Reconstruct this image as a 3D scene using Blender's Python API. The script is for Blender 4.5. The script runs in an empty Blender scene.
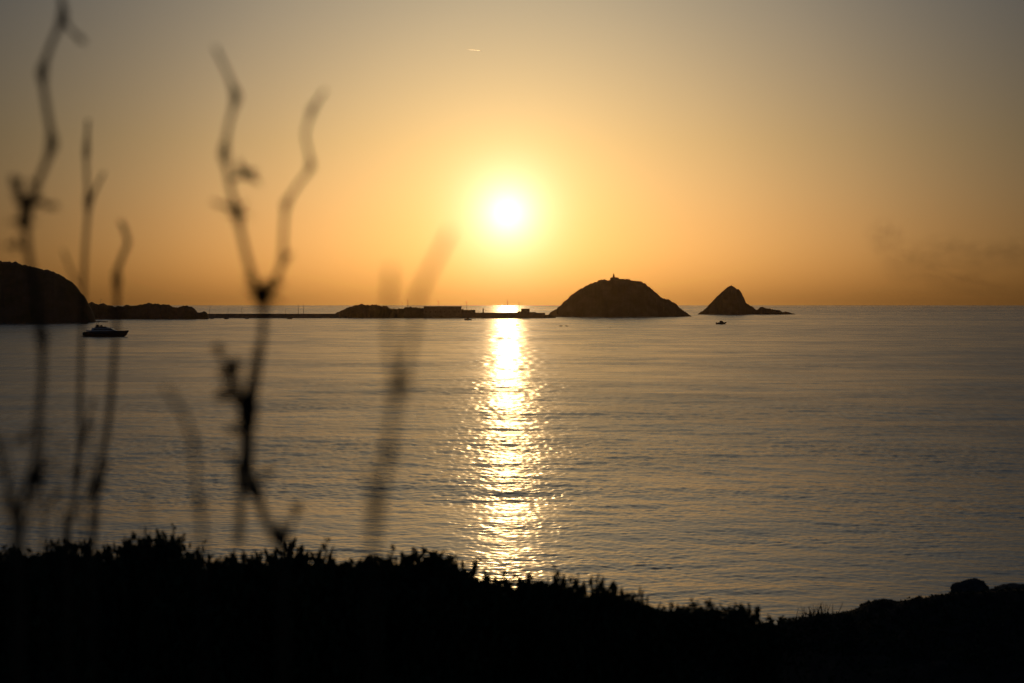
import bpy, bmesh, math, random
import numpy as np
from mathutils import Vector, Matrix, noise

random.seed(7)
rng = np.random.default_rng(11)
C = bpy.context.scene.collection
sc = bpy.context.scene
R = math.radians

# ------------------------------------------------------------------ camera
W, H, F = 1024.0, 683.0, 1024.0 * 50 / 36
CAMZ = 20.0
PITCH = math.atan(38.0 / F)
cam_d = bpy.data.cameras.new('camera')
cam_d.lens = 50
cam_d.sensor_width = 36
cam_d.clip_start = 0.05
cam_d.clip_end = 120000
cam_d.dof.use_dof = True
cam_d.dof.focus_distance = 1400
cam_d.dof.aperture_fstop = 2.0
cam = bpy.data.objects.new('camera', cam_d)
C.objects.link(cam)
cam.location = (0, 0, CAMZ)
cam.rotation_euler = (math.pi / 2 - PITCH, 0, 0)
sc.camera = cam


def ray(px, py):
    u = (px - W / 2) / F
    v = (H / 2 - py) / F
    c, s = math.cos(PITCH), math.sin(PITCH)
    return Vector((u, c + v * s, -s + v * c))


def at(px, py, Y):
    d = ray(px, py)
    return Vector((0, 0, CAMZ)) + d * (Y / d.y)


def on_water(px, py):
    d = ray(px, py)
    return Vector((0, 0, CAMZ)) + d * (-CAMZ / d.z)


# ------------------------------------------------------------------ sky
sd = ray(507.5, 213).normalized()
SUN_EL = math.asin(sd.z)
SUN_AZ = math.atan2(sd.x, sd.y)
world = bpy.data.worlds.new('World')
sc.world = world
world.use_nodes = True
nt = world.node_tree
nt.nodes.clear()
N = nt.nodes.new
L = nt.links.new


def math_node(t, op, a, b=None, clamp=False):
    n = t.nodes.new('ShaderNodeMath')
    n.operation = op
    n.use_clamp = clamp
    for i, x in enumerate((a, b)):
        if x is None:
            continue
        if isinstance(x, (int, float)):
            n.inputs[i].default_value = x
        else:
            t.links.new(x, n.inputs[i])
    return n.outputs[0]


tc = N('ShaderNodeTexCoord')
sep = N('ShaderNodeSeparateXYZ')
L(tc.outputs['Generated'], sep.inputs[0])
zc = math_node(nt, 'MAXIMUM', sep.outputs[2], 0.002)
comb = N('ShaderNodeCombineXYZ')
L(sep.outputs[0], comb.inputs[0])
L(sep.outputs[1], comb.inputs[1])
L(zc, comb.inputs[2])
sky = N('ShaderNodeTexSky')
sky.sky_type = 'NISHITA'
sky.sun_disc = False
sky.sun_elevation = SUN_EL
sky.sun_rotation = SUN_AZ
sky.air_density = 0.7
sky.dust_density = 2.4
sky.ozone_density = 1.0
L(comb.outputs[0], sky.inputs[0])
bg = N('ShaderNodeBackground')
bg.inputs[1].default_value = 0.20
# the sun itself and the bright aureole of hazy air around it
dot = N('ShaderNodeVectorMath')
dot.operation = 'DOT_PRODUCT'
nrm = N('ShaderNodeVectorMath')
nrm.operation = 'NORMALIZE'
L(tc.outputs['Generated'], nrm.inputs[0])
L(nrm.outputs[0], dot.inputs[0])
dot.inputs[1].default_value = sd
ang = math_node(nt, 'MULTIPLY', math_node(nt, 'ARCCOSINE', math_node(nt, 'MINIMUM', dot.outputs['Value'], 0.9999999)), 180 / math.pi)


def gauss(width, power=2.0):
    q = math_node(nt, 'POWER', math_node(nt, 'DIVIDE', ang, width), power)
    return math_node(nt, 'EXPONENT', math_node(nt, 'MULTIPLY', q, -1.0))


def add_glow(prev, fac, col, strength):
    b = N('ShaderNodeBackground')
    b.inputs[0].default_value = (*col, 1)
    L(math_node(nt, 'MULTIPLY', fac, strength), b.inputs[1])
    a = N('ShaderNodeAddShader')
    L(prev, a.inputs[0])
    L(b.outputs[0], a.inputs[1])
    return a.outputs[0]




def ramp(t, fac, stops):
    r = t.nodes.new('ShaderNodeValToRGB')
    e = r.color_ramp.elements
    while len(e) < len(stops):
        e.new(0.5)
    for k, (p, c) in enumerate(stops):
        e[k].position = p
        e[k].color = (*c, 1)
    t.links.new(fac, r.inputs[0])
    return r.outputs[0]


def mul_col(t, a, c):
    m = t.nodes.new('ShaderNodeVectorMath')
    m.operation = 'MULTIPLY'
    t.links.new(a, m.inputs[0])
    t.links.new(c, m.inputs[1])
    return m.outputs[0]


# sky gains: cooler and brighter high up, dimmer away from the sun
elv = math_node(nt, 'MULTIPLY', math_node(nt, 'ARCSINE', math_node(nt, 'MINIMUM', sep.outputs[2], 0.9999)), 180 / math.pi / 40)
tint = ramp(nt, elv, [(0, (0.265, 0.215, 0.215)), (0.08, (0.260, 0.223, 0.215)), (0.16, (0.260, 0.250, 0.245)), (0.3, (0.270, 0.305, 0.380)), (0.42, (0.675, 0.800, 0.990)), (0.62, (0.750, 0.875, 1.000)), (1, (0.375, 0.475, 0.650))])  # band above the frame brightened to lift the sea's reflections
dot2 = N('ShaderNodeVectorMath')
dot2.operation = 'DOT_PRODUCT'
L(nrm.outputs[0], dot2.inputs[0])
dot2.inputs[1].default_value = Vector((math.sin(SUN_AZ + R(0.9)) * math.cos(SUN_EL), math.cos(SUN_AZ + R(0.9)) * math.cos(SUN_EL), sd.z))
ang2 = math_node(nt, 'MULTIPLY', math_node(nt, 'ARCCOSINE', math_node(nt, 'MINIMUM', dot2.outputs['Value'], 0.9999999)), 180 / math.pi)
far = ramp(nt, math_node(nt, 'DIVIDE', ang2, 40.0), [(0.0, (1, 1, 1)), (0.2, (1, 1, 1)), (0.32, (0.94, 0.94, 0.95)), (0.55, (0.62, 0.635, 0.65)), (1.0, (0.55, 0.58, 0.62))])  # fall-off with lens vignetting put into the sky colour
skyc = mul_col(nt, mul_col(nt, sky.outputs[0], tint), far)
L(skyc, bg.inputs[0])
sh = add_glow(bg.outputs[0], gauss(1.0, 1.1), (1, 0.86, 0.80), 4.4)
sh = add_glow(sh, gauss(3.2, 1.2), (1, 0.62, 0.08), 1.15)
sh = add_glow(sh, math_node(nt, 'LESS_THAN', ang, 0.27), (1, 0.9, 0.7), 60.0)
wo = N('ShaderNodeOutputWorld')
L(sh, wo.inputs[0])

# ------------------------------------------------------------------ sun lamp
sun_d = bpy.data.lights.new('sun', 'SUN')
sun_d.energy = 0.2
sun_d.angle = R(0.53)
sun_d.color = (1.0, 0.62, 0.25)
sun = bpy.data.objects.new('sun', sun_d)
C.objects.link(sun)
sun.rotation_euler = (-sd).to_track_quat('-Z', 'Y').to_euler()
sun.location = (0, 0, 200)

vs = sc.view_settings
vs.view_transform = 'Standard'
vs.look = 'None'
vs.gamma = 1
vs.use_curve_mapping = False
vs.exposure = -1.5
cy = sc.cycles
cy.max_bounces = 6
cy.diffuse_bounces = 2
cy.glossy_bounces = 3
cy.transparent_max_bounces = 8
cy.volume_bounces = 0
cy.sample_clamp_indirect = 6
cy.use_denoising = True
cy.denoiser = 'OPENIMAGEDENOISE'


# ------------------------------------------------------------------ materials
def material(name, col, rough=0.8, col2=None, scale=5.0, spec=0.3, detail=6.0, bump=0.0, metallic=0.0):
    m = bpy.data.materials.new(name)
    m.use_nodes = True
    t = m.node_tree
    b = t.nodes['Principled BSDF']
    b.inputs['Roughness'].default_value = rough
    b.inputs['Specular IOR Level'].default_value = spec
    b.inputs['Metallic'].default_value = metallic
    b.inputs['Base Color'].default_value = (*col, 1)
    if col2 is not None or bump:
        co = t.nodes.new('ShaderNodeTexCoord')
        nz = t.nodes.new('ShaderNodeTexNoise')
        nz.inputs['Scale'].default_value = scale
        nz.inputs['Detail'].default_value = detail
        nz.inputs['Roughness'].default_value = 0.6
        t.links.new(co.outputs['Object'], nz.inputs['Vector'])
        if col2 is not None:
            r = t.nodes.new('ShaderNodeValToRGB')
            r.color_ramp.elements[0].position = 0.38
            r.color_ramp.elements[1].position = 0.64
            r.color_ramp.elements[0].color = (*col, 1)
            r.color_ramp.elements[1].color = (*col2, 1)
            t.links.new(nz.outputs['Fac'], r.inputs[0])
            t.links.new(r.outputs[0], b.inputs['Base Color'])
        if bump:
            bp = t.nodes.new('ShaderNodeBump')
            bp.inputs['Strength'].default_value = bump
            t.links.new(nz.outputs['Fac'], bp.inputs['Height'])
            t.links.new(bp.outputs[0], b.inputs['Normal'])
    return m


M_rock = material('island_rock', (0.10, 0.055, 0.035), 0.95, (0.17, 0.10, 0.07), 0.06, 0.1)
M_scrubrock = material('scrub_covered_rock', (0.05, 0.045, 0.02), 0.95, (0.13, 0.08, 0.055), 0.04, 0.1)
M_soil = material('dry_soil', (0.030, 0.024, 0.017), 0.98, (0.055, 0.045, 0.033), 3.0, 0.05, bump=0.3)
M_boulder = material('dark_boulder', (0.05, 0.045, 0.04), 0.95, (0.09, 0.08, 0.07), 6.0, 0.1, bump=0.4)
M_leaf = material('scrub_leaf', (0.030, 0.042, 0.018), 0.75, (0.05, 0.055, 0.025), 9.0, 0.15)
M_twig = material('scrub_twig', (0.045, 0.032, 0.022), 0.9, (0.07, 0.05, 0.035), 30.0, 0.1)
M_stalk = material('dried_stalk', (0.060, 0.040, 0.022), 0.85, (0.11, 0.075, 0.04), 60.0, 0.15)
M_bract = material('dried_bract', (0.055, 0.035, 0.018), 0.9, (0.09, 0.055, 0.028), 80.0, 0.1)
M_hull = material('navy_gelcoat', (0.012, 0.015, 0.022), 0.4, None, spec=0.3)
M_white = material('white_gelcoat', (0.55, 0.55, 0.53), 0.35, (0.62, 0.62, 0.6), 2.0, 0.4)
M_glass = material('tinted_glass', (0.01, 0.012, 0.014), 0.1, None, spec=0.5)
M_steel = material('grey_steel', (0.16, 0.16, 0.16), 0.5, (0.2, 0.19, 0.18), 4.0, 0.4)
M_canvas = material('awning_canvas', (0.10, 0.10, 0.10), 0.9, (0.14, 0.13, 0.13), 3.0, 0.1)
M_stone = material('weathered_masonry', (0.16, 0.12, 0.09), 0.95, (0.24, 0.19, 0.14), 0.3, 0.1)
M_concrete = material('quay_concrete', (0.14, 0.11, 0.09), 0.95, (0.20, 0.16, 0.13), 0.15, 0.1)
M_roof = material('roof_tile', (0.18, 0.08, 0.05), 0.9, (0.25, 0.12, 0.08), 0.6, 0.1)
M_darkpaint = material('dark_boat_paint', (0.02, 0.022, 0.025), 0.5, (0.035, 0.035, 0.04), 2.0, 0.3)

# water: no colour of its own, it mirrors the sky on its waves
M_sea = bpy.data.materials.new('sea_water')
M_sea.use_nodes = True
t = M_sea.node_tree
b = t.nodes['Principled BSDF']
b.inputs['Base Color'].default_value = (0.016, 0.050, 0.070, 1)
b.inputs['IOR'].default_value = 1.333
b.inputs['Specular IOR Level'].default_value = 1.0
att = t.nodes.new('ShaderNodeAttribute')
att.attribute_name = 'ripple'
t.links.new(att.outputs['Fac'], b.inputs['Roughness'])


# ------------------------------------------------------------------ helpers
def link(name, me, mat=None, parent=None, smooth=False):
    o = bpy.data.objects.new(name, me)
    C.objects.link(o)
    if mat is not None:
        me.materials.append(mat)
    if parent is not None:
        o.parent = parent
    if smooth:
        me.polygons.foreach_set('use_smooth', [True] * len(me.polygons))
    return o


def tag(o, label=None, cat=None, group=None, kind=None):
    if label:
        o['label'] = label
    if cat:
        o['category'] = cat
    if group:
        o['group'] = group
    if kind:
        o['kind'] = kind
    return o


def empty(name, loc=(0, 0, 0), rz=0.0):
    o = bpy.data.objects.new(name, None)
    o.empty_display_size = 0.2
    C.objects.link(o)
    o.location = loc
    o.rotation_euler = (0, 0, rz)
    return o


def grid_mesh(name, V, nu, nv):
    """V: (nu*nv,3) array, index = i*nv + j"""
    i = np.arange(nu - 1)[:, None]
    j = np.arange(nv - 1)[None, :]
    a = i * nv + j
    q = np.stack([a, a + nv, a + nv + 1, a + 1], -1).reshape(-1, 4)
    me = bpy.data.meshes.new(name)
    me.vertices.add(len(V))
    me.vertices.foreach_set('co', np.ascontiguousarray(V, dtype=np.float32).ravel())
    n = len(q)
    me.loops.add(n * 4)
    me.loops.foreach_set('vertex_index', q.astype(np.int32).ravel())
    me.polygons.add(n)
    me.polygons.foreach_set('loop_start', np.arange(n, dtype=np.int32) * 4)
    me.polygons.foreach_set('loop_total', np.full(n, 4, dtype=np.int32))
    me.polygons.foreach_set('use_smooth', np.ones(n, dtype=bool))
    me.update(calc_edges=True)
    return me


class MB:
    """collects verts and faces for one mesh object"""

    def __init__(self):
        self.v, self.f = [], []

    def box(self, x0, x1, y0, y1, z0, z1, taper=0.0):
        b = len(self.v)
        tx, ty = (x1 - x0) * taper / 2, (y1 - y0) * taper / 2
        self.v += [(x0, y0, z0), (x1, y0, z0), (x1, y1, z0), (x0, y1, z0),
                   (x0 + tx, y0 + ty, z1), (x1 - tx, y0 + ty, z1), (x1 - tx, y1 - ty, z1), (x0 + tx, y1 - ty, z1)]
        self.f += [tuple(b + k for k in q) for q in
                   ((3, 2, 1, 0), (4, 5, 6, 7), (0, 1, 5, 4), (1, 2, 6, 5), (2, 3, 7, 6), (3, 0, 4, 7))]
        return self

    def tube(self, pts, rad, n=8, caps=True):
        pts = [Vector(p) for p in pts]
        if isinstance(rad, (int, float)):
            rad = [rad] * len(pts)
        base = len(self.v)
        up = None
        for k, p in enumerate(pts):
            a = pts[max(k - 1, 0)]
            c = pts[min(k + 1, len(pts) - 1)]
            d = (c - a).normalized()
            if up is None:
                up = d.orthogonal().normalized()
            up = (up - d * up.dot(d))
            up = up.normalized() if up.length > 1e-6 else d.orthogonal().normalized()
            s = d.cross(up)
            for m in range(n):
                w = 2 * math.pi * m / n
                q = p + (up * math.cos(w) + s * math.sin(w)) * rad[k]
                self.v.append(tuple(q))
        for k in range(len(pts) - 1):
            for m in range(n):
                a = base + k * n + m
                c = base + k * n + (m + 1) % n
                self.f.append((a, c, c + n, a + n))
        if caps:
            self.f.append(tuple(base + m for m in reversed(range(n))))
            e = base + (len(pts) - 1) * n
            self.f.append(tuple(e + m for m in range(n)))
        return self

    def lathe(self, c, prof, n=12):
        """prof: list of (radius, z) from bottom to top, closed at both ends"""
        base = len(self.v)
        for r, z in prof:
            for m in range(n):
                w = 2 * math.pi * m / n
                self.v.append((c[0] + r * math.cos(w), c[1] + r * math.sin(w), c[2] + z))
        for k in range(len(prof) - 1):
            for m in range(n):
                a = base + k * n + m
                d = base + k * n + (m + 1) % n
                self.f.append((a, d, d + n, a + n))
        self.f.append(tuple(base + m for m in reversed(range(n))))
        e = base + (len(prof) - 1) * n
        self.f.append(tuple(e + m for m in range(n)))
        return self

    def leaf(self, p, d, nrm, ln, wd):
        """pointed leaf, slightly folded along its middle"""
        b = len(self.v)
        d = d.normalized()
        s = d.cross(nrm)
        s = s.normalized() if s.length > 1e-5 else d.orthogonal().normalized()
        u = s.cross(d)
        m1 = p + d * ln * 0.45 - u * wd * 0.15
        self.v += [tuple(p), tuple(m1 + s * wd / 2 + u * wd * 0.25), tuple(p + d * ln), tuple(m1 - s * wd / 2 + u * wd * 0.25), tuple(m1)]
        self.f += [(b, b + 1, b + 4), (b + 1, b + 2, b + 4), (b + 2, b + 3, b + 4), (b + 3, b, b + 4)]

    def sections(self, secs):
        """loft of closed loops with equal counts, capped"""
        n = len(secs[0])
        base = len(self.v)
        for s in secs:
            self.v += [tuple(p) for p in s]
        for k in range(len(secs) - 1):
            for m in range(n):
                a = base + k * n + m
                c = base + k * n + (m + 1) % n
                self.f.append((a, c, c + n, a + n))
        self.f.append(tuple(base + m for m in reversed(range(n))))
        e = base + (len(secs) - 1) * n
        self.f.append(tuple(e + m for m in range(n)))
        return self

    def mesh(self, name):
        me = bpy.data.meshes.new(name)
        me.from_pydata(self.v, [], self.f)
        me.update()
        bm = bmesh.new()
        bm.from_mesh(me)
        bmesh.ops.recalc_face_normals(bm, faces=bm.faces)
        bm.to_mesh(me)
        bm.free()
        return me

    def build(self, name, mat, parent=None, smooth=False):
        return link(name, self.mesh(name), mat, parent, smooth)


def fbm(x, y, z=0.0, octv=5, h=0.9):
    return noise.fractal(Vector((x, y, z)), h, 2.0, octv)


# ------------------------------------------------------------------ sea
def vnoise(x, y, seed):
    """smooth value noise in numpy, range -1..1"""
    g = np.random.default_rng(seed).uniform(-1, 1, (256, 256))
    xi, yi = np.floor(x).astype(int), np.floor(y).astype(int)
    fx, fy = x - xi, y - yi
    fx, fy = fx * fx * (3 - 2 * fx), fy * fy * (3 - 2 * fy)
    a, b_ = g[xi % 256, yi % 256], g[(xi + 1) % 256, yi % 256]
    c, d = g[xi % 256, (yi + 1) % 256], g[(xi + 1) % 256, (yi + 1) % 256]
    return (a * (1 - fx) + b_ * fx) * (1 - fy) + (c * (1 - fx) + d * fx) * fy


ypx = np.concatenate([np.linspace(1.78, 20, 60, endpoint=False), np.arange(20, 345, 0.36),
                      np.geomspace(345, 1422 * 20 / 45.0, 24)])
rr = CAMZ * F / ypx
dr = np.abs(np.gradient(rr))
az = np.concatenate([np.linspace(-110, -40, 15), np.linspace(-38, -22.5, 90), np.linspace(-22.4, 22.4, 1250),
                     np.linspace(22.5, 38, 90), np.linspace(40, 110, 15)]) * math.pi / 180
daz = np.abs(np.gradient(az))
nr, na = len(rr), len(az)
waves = []


def wave_band(n, l0, l1, slope, mean, spread):
    for k in range(n):
        lam = l0 * (l1 / l0) ** ((k + rng.random()) / n)
        waves.append((lam, rng.normal(R(mean), R(spread)), slope * math.sqrt(2.0 / n), rng.uniform(0, 2 * math.pi)))


wave_band(90, 0.40, 1.6, 0.045, -97, 52)
wave_band(40, 1.6, 8.0, 0.026, -103, 40)
wave_band(16, 8.0, 80.0, 0.010, -84, 28)
X = rr[:, None] * np.sin(az)[None, :]
Y = rr[:, None] * np.cos(az)[None, :]
# patches of wind and calm, and warped wave fronts
gust = 1 + 0.30 * vnoise(X / 150 + 31, Y / 80 + 7, 1) + 0.30 * vnoise(X / 38 + 3, Y / 17 + 9, 2) + 0.34 * vnoise(X / 11, Y / 6, 3)
gust += 0.22 * vnoise(X / 800 + 5, Y / 300 + 3, 4) + 0.22 * vnoise(X / 2600 + 8, Y / 900 + 1, 8)
gust = np.clip(gust, 0.25, 2.2)
wx = X + 1.6 * vnoise(X / 19, Y / 19, 5)
wy = Y + 1.6 * vnoise(X / 19 + 50, Y / 19 + 50, 6)
Z = np.zeros_like(X)
lost = np.zeros_like(X)
for lam, th, s, ph in waves:
    kk = 2 * math.pi / lam
    kx, ky = kk * math.cos(th), kk * math.sin(th)
    kr = np.abs(kx * np.sin(az) + ky * np.cos(az))
    kt = np.abs(kx * np.cos(az) - ky * np.sin(az))
    inc = np.maximum(dr[:, None] * kr[None, :], rr[:, None] * (daz * kt)[None, :]) / math.pi
    w = np.clip((1.0 - inc) / 0.45, 0, 1)
    w = w * w * (3 - 2 * w)
    Z += w * (s / kk) * np.sin(kx * wx + ky * wy + ph)
    lost += (1 - w * w) * (s * s / 2) * 0.75
Z *= gust
# wavelets and wind-ruffled cells, each distance range with the size of ruffle that is still visible there
for n in range(19):
    rn = 85.0 * 1.33 ** n
    wt = np.clip(1 - np.abs(np.log(rr / rn)) / math.log(1.33), 0, 1)
    sel = np.nonzero(wt > 0)[0]
    if len(sel) == 0:
        continue
    i0, i1 = sel[0], sel[-1] + 1
    b_ = 1.15 * rn * rn / (CAMZ * F)
    a_ = (3.6 + 4.0 * min(rn / 900.0, 1.5)) * rn / F
    sg = 0.032
    xs_, ys_ = X[i0:i1], Y[i0:i1]
    hgt_ = 0.7 * vnoise(xs_ / a_ + 13 * n, ys_ / b_ + 5, 20 + n) + 0.5 * vnoise((xs_ * 0.9 + ys_ * 0.1) / (a_ * 2.3), ys_ / (b_ * 2.1) + 3, 50 + n)
    Z[i0:i1] += hgt_ * (min(sg * b_, 0.07 * a_, 0.22) * wt)[i0:i1, None] * gust[i0:i1]
alpha = np.sqrt(0.045 ** 2 + 2 * lost * gust ** 2)
rough = np.sqrt(np.clip(alpha, 0, 0.5))
V = np.stack([X, Y, Z], -1).reshape(-1, 3)
# grid index i over radius, j over azimuth -> faces upward
me = grid_mesh('sea', V, nr, na)
at_r = me.attributes.new('ripple', 'FLOAT', 'POINT')
at_r.data.foreach_set('value', rough.astype(np.float32).ravel())
sea = link('sea', me, M_sea)
tag(sea, 'rippled evening sea with the golden glitter path of the sun', None, None, 'structure')
del X, Y, Z, lost, V, wx, wy, gust, rough, alpha

# ------------------------------------------------------------------ headland the camera stands on
sky_px = [(-60, 546), (0, 548), (30, 547), (60, 541), (75, 537), (90, 541), (110, 542), (130, 538), (145, 531), (157, 528), (168, 536),
          (180, 541), (200, 546), (235, 549), (255, 549), (285, 544), (315, 549), (345, 547), (375, 551), (410, 548), (420, 546),
          (435, 552), (465, 562), (490, 572), (530, 569), (560, 577), (590, 577), (610, 586), (628, 586), (640, 598), (670, 606),
          (700, 604), (715, 602), (735, 606), (745, 603), (765, 611), (775, 620), (800, 619), (820, 615.5), (840, 613), (850, 611),
          (860, 606), (870, 603.5), (890, 601.5), (902, 602), (920, 597.5), (945, 594), (985, 592), (1000, 590.5), (1024, 587), (1100, 583)]
sx = np.array([p[0] for p in sky_px], float)
sy = np.array([p[1] for p in sky_px], float)


def skyline(px):
    return float(np.interp(px, sx, sy))


def sstep(a, b_, x):
    q = min(max((x - a) / (b_ - a), 0.0), 1.0)
    return q * q * (3 - 2 * q)


def ridge_of(a):
    """distance of the brow and how far its line lies below the horizon line of sight, per azimuth"""
    px = W / 2 + math.tan(max(min(a, 0.6), -0.6)) * F
    px = max(min(px, 1090.0), -50.0)
    k = sstep(700, 860, px)
    dist = 10.6 + 13.5 * k
    line = skyline(px) + 46 * (1 - sstep(735, 785, px))
    d = ray(px, line)
    return dist, -d.z / math.hypot(d.x, d.y)


def ground_z(x, y):
    a = math.atan2(x, y)
    r = math.hypot(x, y)
    D, e = ridge_of(a)
    zr = CAMZ - e * D
    fade = sstep(math.radians(40), math.radians(100), abs(a))
    if r < D:
        q = r / D
        zh = CAMZ - 0.80 * D * (0.285 + 0.012 * math.sin(a * 23))  # hollow shaped to keep the brow's near face out of the sun
        if q < 0.80:
            z = 18.35 + (zh - 18.35) * q / 0.80
        else:
            z = zh + (zr - zh) * ((q - 0.80) / 0.20) ** 1.3
    else:
        z = zr - (r - D) * 0.36 - 0.004 * (r - D) ** 2
    z = z * (1 - fade) + (18.35 - 0.01 * r) * fade
    z += (0.05 * fbm(x * 0.9, y * 0.9, 3.0) + 0.05 * fbm(x * 3.1, y * 3.1, 8.0, 4, 0.6)) * sstep(0.5, 3, r)
    return z


gr = np.concatenate([np.linspace(0.02, 9, 60), np.linspace(9.1, 32, 150), np.linspace(32.5, 60, 40)])
ga = np.concatenate([np.linspace(-180, -26, 60), np.linspace(-25, 25, 420), np.linspace(26, 180, 60)]) * math.pi / 180
V = np.array([(r * math.sin(a), r * math.cos(a), max(ground_z(r * math.sin(a), r * math.cos(a)), -1.2)) for r in gr for a in ga])
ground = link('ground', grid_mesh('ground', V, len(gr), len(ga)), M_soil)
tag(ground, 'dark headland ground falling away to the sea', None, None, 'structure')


# ------------------------------------------------------------------ islands and headlands (terrain)
def terrain(name, prof, Ydist, mat, label, depth_k=1.25, depth_min=8.0, rough_amp=1.0, seed=0, nx=220, ny=44, lean=0.0, kind='structure', cat=None):
    xs = np.array([p[0] for p in prof], float)
    ys = np.array([p[1] for p in prof], float)
    x0, x1 = xs[0], xs[-1]
    cx = at((x0 + x1) / 2, 300, Ydist).x
    verts = []
    pw = Ydist / F
    for i in range(nx):
        px = x0 + (x1 - x0) * i / (nx - 1)
        py = float(np.interp(px, xs, ys))
        P = at(px, py, Ydist)
        h = P.z
        amp = min(max(h, 0.5) * 0.12, 1.0) * rough_amp * pw * 1.15
        h += amp * fbm(P.x / (6 * pw) + seed, 1.7 + seed, 0.3, 6, 0.6)
        dep = depth_min + depth_k * max(h, 0)
        for j in range(ny):
            tt = -1 + 2 * j / (ny - 1)
            prof_h = (1 - abs(tt) ** 1.7)
            z = (h + 2.0) * prof_h - 2.0
            yy = tt * dep
            z += prof_h * (1 - prof_h) * 2.6 * amp * (1.5 * fbm(P.x / 14 + seed, yy / 14, 5.1, 5, 0.7) - 0.4)
            z = min(z, h - abs(tt) * 0.3)
            wob = amp * 1.5 * fbm(P.x / 20 + 9, z / 12, seed, 4)
            verts.append((P.x * (1 + yy / Ydist) - cx - lean * max(yy, 0), yy + wob * abs(tt), z))
    me = grid_mesh(name, np.array(verts), nx, ny)
    o = link(name, me, mat)
    o.location = (cx, Ydist, 0)
    tag(o, label, cat, None, kind)
    return o


Y_HILL, Y_HEAD, Y_CAUSE, Y_ISLE, Y_ROCK = 1537.0, 1850.0, 1980.0, 2190.0, 2600.0
hill = terrain('hill', [(-190, 300), (-160, 280), (-110, 262), (-60, 256), (-20, 258), (0, 260.5), (20, 263.5), (40, 268), (55, 272.5), (62, 276), (70, 281), (76, 286), (80, 291), (84, 296.5), (87, 300.5), (90, 305), (93, 312), (95, 318), (96.5, 324)],
               Y_HILL, M_scrubrock, 'steep dark hill dropping to the bay behind the motor yacht', 1.0, 14, 1.5, 3.0, 260, 50, 0.45)
head = terrain('headland', [(60, 309), (84, 304), (92, 303.2), (98, 304.5), (106, 305.2), (118, 306), (127, 306.2), (136, 305.2), (145, 304), (152, 303.4), (162, 303.8), (169, 305), (175, 307.4), (180, 307.2), (188, 307), (195, 308.3), (199, 311.5), (202, 312.6), (205.5, 310.8), (207.5, 313), (209, 318)],
               Y_HEAD, M_scrubrock, 'low dark rocky point reaching out from the hill', 1.5, 14, 1.5, 8.0, 220, 44, 0.4)
penin = terrain('peninsula', [(330, 317), (334, 314.3), (343, 310.3), (349, 308), (355, 306), (361, 304.2), (364.5, 305.2), (371.5, 304), (376, 305.3), (383, 306.6), (390, 307.6), (397, 308.8), (406, 308.2), (414, 307.7), (424, 307.6), (440, 308.5), (462, 309.5), (476, 312.2), (480, 317)],
                Y_CAUSE + 16, M_scrubrock, 'low rocky peninsula between the causeway and the harbour wall', 1.2, 12, 1.6, 12.0)
mound = terrain('mound', [(514, 316.5), (516.5, 313), (518.5, 311.8), (523, 311.2), (530, 311.2), (533.4, 311.8), (537, 313.4), (543, 314.4), (549, 314.6), (553, 315), (556, 317.4)],
                Y_CAUSE + 10, M_scrubrock, 'low stony mound at the end of the quay', 1.4, 9, 1.2, 17.0, 90, 26)
isle = terrain('island', [(541, 317), (546, 315.5), (551, 312.6), (557, 307.5), (563, 302), (566, 299.8), (572, 295), (576, 292), (581, 288.6), (586, 285), (589, 283), (595, 281.4), (600, 280.4), (606, 279.6), (613, 279.1), (622, 279.2), (630, 279.8), (636, 280.4), (641, 282), (645, 284), (649, 287.2), (653, 290.6), (657.6, 294), (662, 297), (666, 299.6), (670, 301.2), (674, 303.2), (678, 306), (682, 309), (686, 312.2), (690, 315.3), (693, 317.2)],
               Y_ISLE, M_rock, 'large domed island crowned by the lighthouse, right of the sun', 1.15, 12, 1.5, 21.0, 300, 60)
islet = terrain('islet', [(697.5, 315), (700, 312.5), (705, 309.5), (709.5, 306.3), (712, 303), (715, 299.6), (719, 295), (723, 291.3), (726, 289.4), (728.7, 287.4), (731.5, 286.6), (734, 286.9), (736.5, 289), (738.5, 289.8), (741, 292.2), (743.7, 298), (746.5, 303), (751, 306.5), (756, 309), (758.8, 308.7), (763, 308), (767, 307.8), (771, 308.6), (775, 310), (779, 310.6), (783, 311.8), (789, 312.6), (794, 313.6), (797, 315.2)],
                Y_ROCK, M_rock, 'pointed rocky islet with a low tail, farthest right', 1.0, 10, 1.6, 33.0, 260, 50, 0.45)

# ------------------------------------------------------------------ causeway, quay, harbour buildings
pw = Y_CAUSE / F
def top_z(py, Yd):
    return at(512, py, Yd).z


mb = MB()
xa, xb = at(203, 316, Y_CAUSE).x, at(340, 316, Y_CAUSE).x
nseg = 46
secs = []
for k in range(nseg + 1):
    x = xa + (xb - xa) * k / nseg
    zt = top_z(314.3, Y_CAUSE) + 0.25 * fbm(x / 14, 2.2)
    wob = 1.2 * fbm(x / 5, 7.7)
    secs.append([(x, Y_CAUSE - 9 + wob, -1.5), (x, Y_CAUSE - 4 + wob * 0.5, zt - 1.2 + 0.8 * fbm(x / 3, 1.1)), (x, Y_CAUSE - 3, zt), (x, Y_CAUSE + 3, zt), (x, Y_CAUSE + 9, -1.5)])
mb.sections(secs)
causeway = empty('causeway', (0, 0, 0))
o = mb.build('embankment', M_stone, causeway)
mb = MB()
mb.box(xa, xb, Y_CAUSE - 2.9, Y_CAUSE - 2.5, top_z(314.3, Y_CAUSE) - 0.4, top_z(313.7, Y_CAUSE))
mb.build('parapet', M_concrete, causeway)
tag(causeway, 'long low stone causeway joining the rocky point to the peninsula', 'causeway')

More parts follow.
